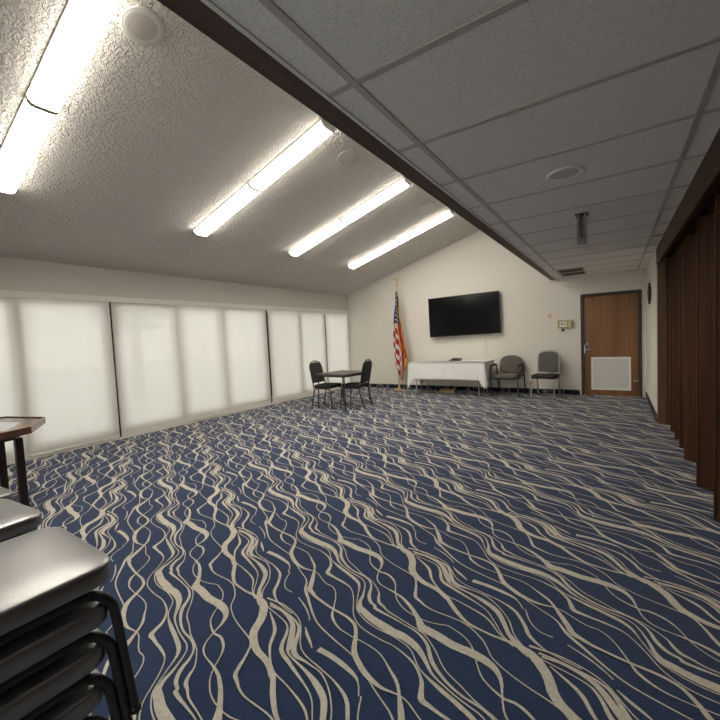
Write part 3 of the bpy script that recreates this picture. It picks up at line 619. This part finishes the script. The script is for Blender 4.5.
# vent grille at the far end of the tile ceiling
r = tag(empty('ceiling_vent', (5.575, -.86, HD)), 'dark louvred ceiling vent beside the beam near the television wall', 'vent')
f = MB()
f.box(-.20, .20, -.46, -.44, -.010, -.0005).box(-.20, .20, .44, .46, -.010, -.0005).box(-.20, -.18, -.44, .44, -.010, -.0005).box(.18, .20, -.44, .44, -.010, -.0005).box(-.18, .18, -.03, .03, -.010, -.0005)
vf = f.build('vent_frame', M['grid'], r)
s = MB().box(-.18, .18, -.44, .44, -.0025, -.0008)
for k in range(20):
    y = -.43 + k*.0445
    if abs(y) < .04: continue
    s.prism([(y, -.003), (y+.018, -.009), (y+.020, -.008), (y+.003, -.003)], .36, axis=0, base=-.18)
s.build('vent_slats', M['device'], vf)

# ---------------------------------------------------------------- chairs
def round_back_outline(w0, w1, z0, z1, crown, n=14):
    """front outline of a banquet chair back in (x, z)"""
    pts = [(-w0/2, z0), (w0/2, z0)]
    zs = z1 - crown
    for k in range(5): 
        t = k/4; pts.append((w0/2 + (w1-w0)/2*math.sin(t*PI/2), z0 + (zs-z0)*(.15+.85*t)))
    for k in range(1, n):
        a = PI/2 * k/n * 2
        x = w1/2*math.cos(a); z = zs + crown*(math.sin(a)**.75)
        pts.append((x, z))
    for k in range(4, -1, -1):
        t = k/4; pts.append((-(w0/2 + (w1-w0)/2*math.sin(t*PI/2)), z0 + (zs-z0)*(.15+.85*t)))
    return pts

def padded_panel(outline, T, d, mi=0, inset=.014):
    """padded board: outline in local (x, y), thickness d along local z"""
    mb = MB(); cushion(mb, outline, 0, d, puff=.006, edge=inset, mi=mi, T=T); return mb

def banquet_chair(loc, rz, label, group, seat_m, back_m, tube_m, back=True, rail_m=None):
    """faces local +y"""
    r = empty('banquet_chair', loc, rz)
    s = MB(); cushion(s, rounded_rect(.44, .42, .06, 6), .402, .455, puff=.006, edge=.009)
    seat = s.build('seat', seat_m, r)
    MB().box(-.185, .185, -.185, .185, .388, .405).build('seat_pan', M['fabric'], seat, bevel=.004)
    x = .203
    for sx in (-1, 1):
        MB().tube([(sx*x, -.17, .385), (sx*x, -.06, .388), (sx*x, .08, .388), (sx*x, .150, .380), (sx*x, .186, .345), (sx*x, .199, .30), (sx*(x+.004), .212, .15), (sx*(x+.008), .225, .012)], .0125, 10, sub=4).build('leg', tube_m, r); MB().lathe([(.015,0),(.015,.02)], 10, T=Matrix.Translation((sx*(x+.008), .225, 0))).build('foot_cap', M['black'], COL.objects[-1])
    tilt = .20
    def by(z): return -.205 - (z-.40)*tilt
    for sx in (-1, 1):
        MB().tube([(sx*x, -.17, .385), (sx*x, -.195, .33), (sx*x, -.235, .17), (sx*x, -.275, .012)], .0125, 10, sub=4).build('leg', tube_m, r); MB().lathe([(.015,0),(.015,.02)], 10, T=Matrix.Translation((sx*x, -.275, 0))).build('foot_cap', M['black'], COL.objects[-1])
    # back frame: one bent tube up one side, over the crown and down the other
    pts = []
    for z in (.385, .44, .55, .66, .76): pts.append((x - (.0 if z < .5 else .005), by(z)+.0, z))
    for k in range(1, 10):
        a = PI*k/10; pts.append((.192*math.cos(a), by(.80+.12*math.sin(a)**.85), .80 + .122*math.sin(a)**.85))
    for z in (.76, .66, .55, .44, .385): pts.append((-x + (.0 if z < .5 else .005), by(z), z))
    MB().tube(pts, .0115, 10, sub=3).build('back_frame', rail_m or tube_m, r)
    # padded back panel, leaning, with the grip opening left under the crown
    ang = math.atan(tilt)
    T = Matrix.Translation((0, by(0.0)-.012, 0)) @ Matrix.Rotation(ang, 4, 'X') @ Matrix.Rotation(PI/2, 4, 'X')
    out = []
    for (a, z) in round_back_outline(.364, .386, .500, .920, .110): out.append((a, z))
    TT = Matrix.Translation((0, by(0)+.010, 0)) @ Matrix.Rotation(ang, 4, 'X') @ Matrix(((1,0,0,0),(0,0,-1,0),(0,1,0,0),(0,0,0,1)))
    b = MB(); out2 = [(a, b_) for a, b_ in out]
    vs0 = out2
    cushion(b, vs0, -.034, .0, puff=.006, edge=.012, T=TT @ Matrix(((-1,0,0,0),(0,1,0,0),(0,0,-1,0),(0,0,0,1))))
    b.build('backrest', back_m, r)
    MB().tube([(-x, .02, .392), (0, .02, .392), (x, .02, .392)], .009, 8).tube([(-x, -.13, .392), (x, -.13, .392)], .009, 8).build('cross_rail', tube_m, r)
    return tag(r, label, 'chair', group)

A1 = (M['fabric'], M['fabric'], M['blacktube'])
banquet_chair((1.39, -2.78, 0), math.radians(-90+3), 'black banquet chair at the left side of the small card table', 'black chairs at the card table', *A1)
banquet_chair((1.91, -2.58, 0), math.radians(90+8), 'black banquet chair at the right side of the small card table', 'black chairs at the card table', *A1)
banquet_chair((5.05, -.50, 0), math.radians(180-6), 'charcoal banquet chair with silver frame against the wall by the door', None, M['fabric'], M['charfab'], M['silver'])

# three stacks in the near left corner; the backs rise towards the near side
def stack(x, y, n, rz, words, group):
    for k in range(n):
        banquet_chair((x, y - (n-1-k)*.014, k*.105), rz, words[k], group, M['vinyl'], M['vinyl'], M['blacktube'])
stack(4.857, -8.525, 4, math.radians(0), ['lowest black vinyl chair of the nearest stack', 'black vinyl chair second from the bottom of the nearest stack', 'black vinyl chair just under the top one of the nearest stack', 'topmost black vinyl chair of the nearest stack, shiny seat in full view'], 'nearest stack of black chairs')
stack(3.99, -8.44, 3, math.radians(5), ['lowest black vinyl chair of the middle stack', 'middle black vinyl chair of the middle stack', 'topmost black vinyl chair of the middle stack, behind the nearest stack'], 'middle stack of black chairs')
stack(3.16, -8.33, 2, math.radians(4), ['lower black vinyl chair of the farthest stack beside the octagonal table', 'topmost black vinyl chair of the farthest stack beside the octagonal table'], 'farthest stack of black chairs')

# grey armchair between the long table and the banquet chair
r = tag(empty('armchair', (4.315, -.40, 0), math.radians(180-4)), 'taupe grey upholstered armchair with black arms beside the white table', 'chair')
s = MB(); cushion(s, rounded_rect(.50, .48, .10, 6, 0, .02), .375, .445, puff=.014, edge=.02); s.build('seat', M['greyfab'], r)
out = []
for k in range(25):
    a = PI*k/24; out.append((.235*math.cos(a)*1.0 if abs(math.cos(a)) < .999 else .235*math.cos(a), .64 + .20*math.sin(a)**.62))
out += [(-.240, .58), (-.225, .50), (-.16, .455), (0, .445), (.16, .455), (.225, .50), (.240, .58)]
ang = math.atan(.16)
TT = Matrix.Translation((0, -.145, 0)) @ Matrix.Rotation(ang, 4, 'X') @ Matrix(((1,0,0,0),(0,0,-1,0),(0,1,0,0),(0,0,0,1)))
b = MB(); cushion(b, out, -.055, .0, puff=.008, edge=.018, T=TT @ Matrix(((-1,0,0,0),(0,1,0,0),(0,0,-1,0),(0,0,0,1)))); b.build('backrest', M['greyfab'], r)
MB().box(-.21, .21, -.19, .21, .352, .376).build('seat_pan', M['fabric'], r, bevel=.004)
for sx in (-1, 1):
    x = sx*.272
    MB().tube([(x, .245, .012), (x, .240, .30), (x, .232, .55), (x, .215, .605), (x, .16, .628)], .0135, 10, sub=4).build('leg', M['blacktube'], r); MB().lathe([(.016,0),(.016,.02)], 10, T=Matrix.Translation((x, .245, 0))).build('foot_cap', M['black'], COL.objects[-1])
    MB().tube([(x, -.31, .012), (x, -.26, .25), (x, -.20, .45), (x, -.17, .57), (x, -.12, .625), (x, -.05, .632)], .0135, 10, sub=4).build('leg', M['blacktube'], r); MB().lathe([(.016,0),(.016,.02)], 10, T=Matrix.Translation((x, -.31, 0))).build('foot_cap', M['black'], COL.objects[-1])
    MB().prism(rounded_rect(.055, .30, .026, 5, x, .04), .028, axis=2, base=.630).build('armrest', M['fabric'], r, bevel=.006)
MB().tube([(-.272, .10, .36), (.272, .10, .36)], .011, 8).tube([(-.272, -.222, .40), (.272, -.222, .40)], .011, 8).build('cross_rail', M['blacktube'], r)

# ---------------------------------------------------------------- card table
r = tag(empty('card_table', (1.70, -2.67, 0), math.radians(-7)), 'small dark square card table between two black chairs', 'table')
MB().box(-.385, .385, -.385, .385, .655, .685).build('tabletop', M['tabletop'], r, bevel=.006)
MB().box(-.36, .36, -.36, -.34, .625, .655).box(-.36, .36, .34, .36, .625, .655).box(-.36, -.34, -.34, .34, .625, .655).box(.34, .36, -.34, .34, .625, .655).build('apron', M['blacktube'], r)
for sx in (-1, 1):
    for sy in (-1, 1):
        MB().tube([(sx*.345, sy*.345, .65), (sx*.365, sy*.365, .01)], .012, 8).build('leg', M['blacktube'], r); MB().lathe([(.015,0),(.015,.025)], 10, T=Matrix.Translation((sx*.365, sy*.365, 0))).build('foot_cap', M['black'], COL.objects[-1])

# ---------------------------------------------------------------- octagonal table, near left
r = tag(empty('octagonal_table', (1.76, -8.15, 0), math.radians(-27)), 'octagonal game table with mahogany rim and dark legs at left edge', 'table')
def octo(ap): 
    R = ap/math.cos(PI/8); return [(R*math.cos(PI/8+k*PI/4), R*math.sin(PI/8+k*PI/4)) for k in range(8)]
MB().prism(octo(.47), .012, base=.726).build('playing_surface', M['felt'], r)
rim = MB(); o_, i_ = octo(.60), octo(.455)
for k in range(8):
    j2 = (k+1) % 8
    vs = [(*i_[k], .700), (*i_[j2], .700), (*o_[j2], .700), (*o_[k], .700), (*i_[k], .740), (*i_[j2], .740), (*o_[j2], .745), (*o_[k], .745)]
    rim.add(vs, [(0,1,2,3)[::-1], (4,5,6,7)[::-1], (0,1,5,4)[::-1], (2,3,7,6)[::-1]])
rim = rim.build('table_rim', M['tray'], r)
ed = MB(); o2 = octo(.612)
for k in range(8):
    j2 = (k+1) % 8
    vs = [(*o_[k], .700), (*o_[j2], .700), (*o2[j2], .700), (*o2[k], .700), (*o_[k], .752), (*o_[j2], .752), (*o2[j2], .752), (*o2[k], .752)]
    ed.add(vs, [(0,1,2,3)[::-1], (4,5,6,7)[::-1], (0,1,5,4), (2,3,7,6)[::-1]])
ed = ed.build('edge_band', M['rimwood'], r, bevel=.002)
il = MB(); o3 = octo(.606)
for k in range(8):
    j2 = (k+1) % 8
    vs = [(*o_[k], .751), (*o_[j2], .751), (*o2[j2], .751), (*o2[k], .751), (*o_[k], .7545), (*o_[j2], .7545), (*o2[j2], .7545), (*o2[k], .7545)]
    il.add(vs, [(0,1,2,3)[::-1], (4,5,6,7), (0,1,5,4), (2,3,7,6)[::-1]])
il.build('worn_edge', M['edge'], ed)
for k in range(8):
    a = k*PI/4
    MB().lathe([(.034,.7405),(.036,.7425),(.030,.7435),(.028,.7415),(.005,.7410)], 18, T=Matrix.Translation((.525*math.cos(a), .525*math.sin(a), 0))).build('cup_holder', M['brass'], rim)
MB().prism(octo(.50), .045, base=.655).build('apron', M['legwood'], r)
for wx, wy in ((2.11, -7.77), (1.60, -7.77), (2.13, -8.50), (1.50, -8.50)):
    T = Matrix.Rotation(math.radians(27), 4, 'Z') @ Matrix.Translation((wx-1.76, wy+8.15, 0))
    MB().box(-.028, .028, -.026, .026, 0, .655, T=T).build('leg', M['legwood'], r, bevel=.005)

# ---------------------------------------------------------------- long table with cloth
TX0, TX1, TY0, TY1, TZ = 2.24, 3.98, -.87, -.15, .735
r = tag(empty('folding_table', ((TX0+TX1)/2, (TY0+TY1)/2, 0)), 'long folding table with bent metal legs under the white cloth', 'table')
hx, hy = (TX1-TX0)/2 - .01, (TY1-TY0)/2 - .01
MB().box(-hx, hx, -hy, hy, .700, .730).build('tabletop', M['whitep'], r, bevel=.004)
for sx in (-1, 1):
    x = sx*(hx-.16)
    for sy in (-1, 1):
        MB().tube([(x, 0, .40), (x, sy*.10, .40), (x, sy*.24, .37), (x+sx*.01, sy*.28, .28), (x+sx*.02, sy*.30, .01)], .014, 10, sub=4).tube([(x, sy*.12, .70), (x, sy*.12, .40)], .014, 8).build('leg', M['silver'], r)
    MB().tube([(x-sx*.30, 0, .69), (x, 0, .42)], .009, 8).build('leg_brace', M['silver'], r)
# cloth: top sheet with four hanging sides and deep corner drops
def cloth():
    n = 96; drop = .385
    per = []
    # rounded perimeter samples with outward normals
    x0, x1, y0, y1 = TX0, TX1, TY0, TY1
    cs = [(x0, y0), (x1, y0), (x1, y1), (x0, y1)]
    nrm = [(0,-1), (1,0), (0,1), (-1,0)]
    segs = [52, 22, 52, 22]
    for e in range(4):
        (ax, ay), (bx, by2) = cs[e], cs[(e+1) % 4]
        for k in range(segs[e]):
            t = k/segs[e]; L = math.hypot(bx-ax, by2-ay); d = min(t, 1-t)*L
            per.append((ax+(bx-ax)*t, ay+(by2-ay)*t, nrm[e], nrm[e-1] if t < .5 else nrm[(e+1) % 4], d, e, t*L))
    m = 12; vs = []; fs = []
    rnd = random.Random(5)
    for jj in range(m+1):
        s = jj/m
        for (x, y, nn, n2, d, e, l) in per:
            c = max(0, 1 - d/.14)                    # corner drop
            if e == 2 : dd = .50
            else: dd = drop
            depth = dd + .235*c**1.3
            if e == 1 or (e == 2): depth = dd*.85 + .20*c**1.3
            if e == 3: depth = dd + .05 + .22*c**1.3
            fold = .006*math.sin(l*26+e) + .004*math.sin(l*61) 
            if e == 0: fold += .012*math.exp(-((l-.82)/.025)**2) - .010*math.exp(-((l-.88)/.02)**2)
            out = s*(.012 + fold) + .030*c*s*math.sin(s*PI*.6) + .002
            z = TZ+.002 - s*depth
            if jj == 0: out = 0
            ox = nn[0]*out + n2[0]*(.020*c*s); oy = nn[1]*out + n2[1]*(.020*c*s)
            vs.append((x+ox, min(y+oy, -.02), z))
    P = len(per)
    for jj in range(m):
        for k in range(P):
            fs.append((jj*P+k, jj*P+(k+1) % P, (jj+1)*P+(k+1) % P, (jj+1)*P+k))
    fs.append(tuple(range(P)))
    mb = MB().add([v for v in vs], [f[::-1] for f in fs], 0, True)
    o = mb.build('tablecloth', M['linen'])
    mod = o.modifiers.new('thickness', 'SOLIDIFY'); mod.thickness = .0025; mod.offset = 1
    return o
tag(cloth(), 'white tablecloth draped over the long folding table with hanging corners', 'tablecloth')
# small dark conference device on the cloth
r = tag(empty('conference_phone', (3.21, -.46, TZ+.0055), math.radians(8)), 'small dark device lying on the white tablecloth under the television', 'device')
MB().prism(rounded_rect(.27, .16, .05, 5), .022, base=0).build('device_base', M['device'], r, bevel=.006)
MB().prism([(-.07,.022),(.08,.022),(.11,.05),(-.02,.062),(-.09,.045)], .085, axis=1, base=-.04).build('device_head', M['device'], r, bevel=.006)
MB().tube([(.09,-.02,.045),(.135,-.02,.040),(.15,.02,.030)], .012, 8, sub=3).build('device_handle', M['device'], r)
# flat tan tray box on the floor under the table
r = tag(empty('cardboard_tray', (2.99, -.42, 0.003), math.radians(12)), 'flat tan cardboard tray on the carpet under the long table', 'box')
MB().box(-.17, .17, -.12, .12, 0, .012).box(-.17, .17, -.12, -.112, .012, .075).box(-.17, .17, .112, .12, .012, .075).box(-.17, -.162, -.112, .112, .012, .075).box(.162, .17, -.112, .112, .012, .075).build('tray_body', M['card'], r)
MB().box(-.15, .13, -.10, .09, .045, .062).build('folded_flap', M['card'], r, bevel=.004)

# ---------------------------------------------------------------- television
r = tag(empty('television', (3.305, -.115, 1.76)), 'large black flat television on an arm bracket on the white wall', 'television')
hw, hh = .820, .463
T = Matrix.Rotation(math.radians(-1.0), 4, 'Y') @ Matrix.Rotation(math.radians(2.0), 4, 'Z')
def TB(*a, mi=0): return MB().box(*a, T=T)
body = TB(-hw, hw, -.012, .022, -hh, hh).build('screen_body', M['tvbody'], r, bevel=.004)
TB(-hw+.012, hw-.012, -.0145, -.0122, -hh+.020, hh-.012).build('screen', M['tvscreen'], body)
TB(-.30, .30, .022, .045, -.22, .20).build('rear_housing', M['tvbody'], r, bevel=.004)
MB().box(-.20, .20, .045, .114, -.15, .15).build('wall_bracket', M['blacktube'], r)
def cable(pts, label, m, rad=.004):
    o = MB().tube(pts, rad, 8, sub=6).build('cable', m); return tag(o, label, 'cable', None)
cable([(3.77, -.012, 1.32), (3.735, -.011, 1.10), (3.70, -.011, .86), (3.66, -.02, .66), (3.65, -.03, .30), (3.66, -.03, .02)], 'thin pale cable hanging from the television, nearer its middle', M['whitep'])
cable([(3.88, -.012, 1.32), (3.83, -.011, 1.08), (3.77, -.011, .88), (3.72, -.02, .66), (3.70, -.03, .30), (3.71, -.03, .02)], 'thin pale cable hanging from the television, nearer the armchair', M['whitep'])

# ---------------------------------------------------------------- wall fittings by the door
r = tag(empty('paper_notice', (5.085, 0, 1.60)), 'small white paper notice with faded red drawing on the wall', 'notice')
MB().box(-.075, .075, -.002, 0, -.085, .085).build('sheet', M['paper'], r)
mk = MB()
mk.tube([(.005+.046*math.cos(2*PI*k/20), -.0028, .020+.046*math.sin(2*PI*k/20)) for k in range(20)], .005, 6, closed=True)
mk.box(-.05, .05, -.0034, -.0022, -.006, .006, T=Matrix.Translation((.005,0,.020)) @ Matrix.Rotation(PI/4, 4, 'Y'))
mk.box(-.028, .034, -.0030, -.0022, .010, .030).box(-.030, .030, -.0030, -.0022, -.070, -.060)
mk.build('red_print', M['ink'], r)
r = tag(empty('thermostat', (5.365, -.001, 1.435)), 'white thermostat inside a brass guard box left of the door', 'thermostat')
MB().box(-.125, .125, -.012, 0, -.078, .078).box(-.125, -.112, -.06, -.012, -.078, .078).box(.112, .125, -.06, -.012, -.078, .078).box(-.112, .112, -.06, -.012, .066, .078).box(-.112, .112, -.06, -.012, -.078, -.066).build('guard_box', M['palebrass'], r, bevel=.003)
tb = MB().box(-.095, .035, -.045, -.012, -.052, .052).build('thermostat_body', M['whitep'], r, bevel=.006)
MB().box(-.065, -.045, -.047, -.045, -.02, .02).build('dial', M['device'], tb); MB().box(-.02, .0, -.047, -.045, -.02, .02).build('dial', M['device'], tb)
r = tag(empty('wall_switch', (5.325, -.001, 1.312)), 'tiny dark square switch just below the brass thermostat box', 'switch')
MB().box(-.034, .034, -.008, 0, -.040, .040).build('switch_plate', M['speaker'], r, bevel=.002)
MB().box(-.022, .022, -.016, -.008, -.026, .026).build('switch_body', M['black'], r, bevel=.002)
r = tag(empty('power_outlet', (5.49, -.001, .395)), 'white power outlet with a cord, low on the wall by the door', 'outlet')
MB().box(-.038, .038, -.006, 0, -.058, .058).build('outlet_plate', M['whitep'], r, bevel=.002)
MB().box(-.018, .018, -.010, -.006, .008, .040).box(-.018, .018, -.010, -.006, -.040, -.008).build('socket', M['speaker'], r, bevel=.001)
tag(MB().tube([(5.47,-.012,.375), (5.40,-.016,.345), (5.28,-.014,.350), (5.17,-.014,.345), (5.10,-.012,.30)], .004, 8, sub=5).build('cable', M['whitep']), 'thin white cord running left from the wall outlet behind the chair', 'cable')

# round peg-edged clock on the right return wall
r = tag(empty('wall_clock', (W-.001, -1.20, 1.83)), 'dark round wall clock with pegs around its rim near the door', 'clock')
r.rotation_euler = (0, -PI/2, 0)
MB().lathe([(.112,0),(.118,.02),(.112,.036),(.098,.040),(.092,.030)], 32).build('clock_rim', M['clock'], r)
MB().lathe([(.095,.028),(.090,.040),(.01,.048)], 32).build('clock_face', M['clockface'], r)
for k in range(8):
    a = PI/4*k + PI/8
    c_, s_ = math.cos(a), math.sin(a)
    MB().tube([(c_*.112, s_*.112, .018), (c_*.135, s_*.135, .018), (c_*.150, s_*.150, .018), (c_*.175, s_*.175, .018)], [.007, .012, .009, .011], 8).build('peg', M['clock'], r)

# ---------------------------------------------------------------- flag
r = tag(empty('flag_on_stand', (1.675, -.30, 0)), 'stars and stripes flag with gold fringe on a brass pole stand', 'flag')
MB().lathe([(.125,0),(.125,.012),(.10,.022),(.045,.030),(.030,.055),(.020,.10),(.018,.13)], 36).build('stand_base', M['brass'], r)
MB().tube([(0,0,.03),(0,0,1.3),(.06,0,2.60)], .0125, 12).build('pole', M['brass'], r)
fn = MB().lathe([(.010,0),(.022,.012),(.024,.03),(.012,.045),(.016,.06),(.010,.075)], 14, T=Matrix.Translation((.06,0,2.58)))
fin = fn.build('finial_ball', M['brass'], r)
eg = MB()
eg.lathe([(.004,0),(.017,.02),(.021,.045),(.014,.07),(.009,.085)], 10, T=Matrix.Translation((.06,0,2.655)))
eg.tube([(.065,0,2.71),(.045,0,2.745),(.02,0,2.765),(-.03,0,2.775)], [.010,.012,.009,.003], 8, sub=3)
eg.tube([(.06,0,2.70),(.085,0,2.73),(.085,0,2.775),(.075,0,2.80)], [.010,.013,.009,.003], 8, sub=3)
eg.build('finial_eagle', M['brass'], fin)
# folded cloth: pleated sheet whose outline widens and then hangs to a point
def flag():
    n, m = 72, 200
    zt, zb = 2.46, .26
    def env(z):      # left, right edge (relative to pole) at height z
        K = [(2.46,.045,.075),(2.30,.02,.10),(2.05,-.005,.12),(1.80,-.035,.145),(1.62,-.060,.17),(1.40,-.070,.215),(1.15,-.075,.250),(.95,-.075,.275),(.72,-.085,.29),(.58,-.045,.26),(.48,0.0,.20),(.38,.04,.17),(.26,.07,.12)]
        for (z1,a1,b1),(z0,a0,b0) in zip(K, K[1:]):
            if z0 <= z <= z1:
                t = (z1-z)/(z1-z0); return a1+(a0-a1)*t, b1+(b0-b1)*t
        return K[-1][1:]
    vs, fs, ms = [], [], []
    for j in range(m+1):
        z = zt + (zb-zt)*j/m; a, b = env(z); w = b-a
        for i in range(n+1):
            s = i/n
            amp = min(.045, w*.22)
            y = amp*math.sin(s*PI*6.0 + .6*math.sin(z*3)) - .035 - .02*math.sin(s*PI)
            x = a + w*s + .008*math.sin(z*9+s*7)
            vs.append((x, y, z))
    for j in range(m):
        z = zt + (zb-zt)*(j+.5)/m; a, b = env(z)
        for i in range(n):
            s = (i+.5)/n
            # canton: upper part, its lower border slants
            canton_z = 1.66 + .02*s
            if z > canton_z:
                mi = 2
                u_, v_ = s*4.2, (z-1.66)/.105
                cu, cv = u_ - math.floor(u_) - .5, (v_ + .5*(math.floor(u_) % 2)); cv = cv - math.floor(cv) - .5
                if abs(cu) < .20 and abs(cv) < .17 and .04 < s < .9: mi = 1
                if s > .93: mi = 3
            else:
                # stripes: steep diagonals in front, near vertical folds to the right
                if s < .60: q = z/.27 + s*2.3
                else: q = (s-.63)*4.2 + .03*z
                mi = 0 if (q % 1) < .55 else 1
                if (s > .60 and s < .635 and z > .95) : mi = 3
                if s > .965 or (z < .62 and (s > .90 or s < .07)) or z < .30: mi = 3
                if z < .80 and z > .62 and s > .80: mi = 3
            fs.append((j*(n+1)+i, j*(n+1)+i+1, (j+1)*(n+1)+i+1, (j+1)*(n+1)+i)); ms.append(mi)
    me = bpy.data.meshes.new('flag_cloth'); me.from_pydata(vs, [], fs)
    for k in ('flagred', 'flagwhite', 'flagblue', 'gold'): me.materials.append(M[k])
    me.polygons.foreach_set('material_index', ms); me.polygons.foreach_set('use_smooth', [True]*len(fs)); me.update()
    o = bpy.data.objects.new('flag_cloth', me); COL.objects.link(o); o.parent = r
    sd = o.modifiers.new('thickness', 'SOLIDIFY'); sd.thickness = .003
flag()
MB().tube([(.075,-.03,2.44),(.12,-.05,2.15),(.17,-.055,1.75),(.185,-.06,1.35),(.19,-.06,1.0)], .006, 8, sub=5).build('gold_cord', M['gold'], r)

# ---------------------------------------------------------------- outdoors beyond the shades
struct(MB().box(-40, -.15, -40, 20, -.25, -.12).box(-.15, 30, -40, YB-.15, -.25, -.12).build('ground', M['ground']))  # the part behind the viewer is added to bounce daylight onto the tile ceiling
def tree(x, y, h, label):
    r = tag(empty('tree', (x, y, -.12)), label, 'tree', 'trees outside the windows')
    MB().tube([(0,0,0),(.05,.03,h*.25),(-.04,.08,h*.55),(0,.05,h*.75)], [.16,.13,.10,.05], 10, sub=4).build('trunk', M['bark'], r)
    rnd = random.Random(int(h*100)); f = MB()
    for k in range(700):
        a = rnd.uniform(0, 2*PI); q = rnd.uniform(-.9, 1); rr = h*.30*math.sqrt(1-q*q)*rnd.uniform(.4, 1)
        c = Vector((rr*math.cos(a), rr*math.sin(a), h*.72 + q*h*.28))
        d = Vector((rnd.uniform(-1,1), rnd.uniform(-1,1), rnd.uniform(-1,1))).normalized(); e = d.orthogonal().normalized(); s = .12
        f.add([c-d*s, c+e*s*.5, c+d*s, c-e*s*.5], [(0,1,2,3)])
    f.build('foliage', M['leaf'], r)
tree(-4.5, -3.6, 4.2, 'tree outside seen faintly through the middle shades')
tree(-7.0, -8.2, 4.4, 'tree outside seen faintly through the cool white shade')

# ---------------------------------------------------------------- light, world, camera
w = bpy.data.worlds.new('overcast sky'); S.world = w; w.use_nodes = True
nt = w.node_tree; bg = nt.nodes['Background']
tc = nt.nodes.new('ShaderNodeTexCoord'); sp = nt.nodes.new('ShaderNodeSeparateXYZ'); cr = nt.nodes.new('ShaderNodeValToRGB')
nt.links.new(tc.outputs['Generated'], sp.inputs[0]); nt.links.new(sp.outputs['Z'], cr.inputs['Fac'])
cr.color_ramp.elements[0].position = 0.0; cr.color_ramp.elements[0].color = (1.0, .95, .84, 1)
cr.color_ramp.elements[1].position = .6; cr.color_ramp.elements[1].color = (.80, .90, 1.0, 1)
nt.links.new(cr.outputs['Color'], bg.inputs['Color']); bg.inputs['Strength'].default_value = 1.18

cam = bpy.data.cameras.new('camera'); co = bpy.data.objects.new('camera', cam); COL.objects.link(co)
cam.sensor_width = 36; cam.sensor_fit = 'HORIZONTAL'; cam.lens = 382.4136/720*36; cam.clip_start = .02; cam.clip_end = 200
rx, ry, rz = 0.0562, 0.0474, 0.5904
Rm = Matrix.Rotation(rz, 3, 'Z') @ Matrix.Rotation(-rx, 3, 'X') @ Matrix.Rotation(ry, 3, 'Y')
right, fwd, up = Rm.col[0], Rm.col[1], Rm.col[2]
R4 = Matrix((right, up, -fwd)).transposed().to_4x4()
co.matrix_world = Matrix.Translation((6.2123, -8.776, 1.3397)) @ R4
S.camera = co
S.view_settings.view_transform = 'Standard'; S.view_settings.look = 'None'
S.view_settings.exposure = 1.88; S.view_settings.gamma = 1.0; S.view_settings.use_curve_mapping = False
S.cycles.max_bounces = 10; S.cycles.diffuse_bounces = 6; S.cycles.transparent_max_bounces = 12
S.cycles.use_denoising = True
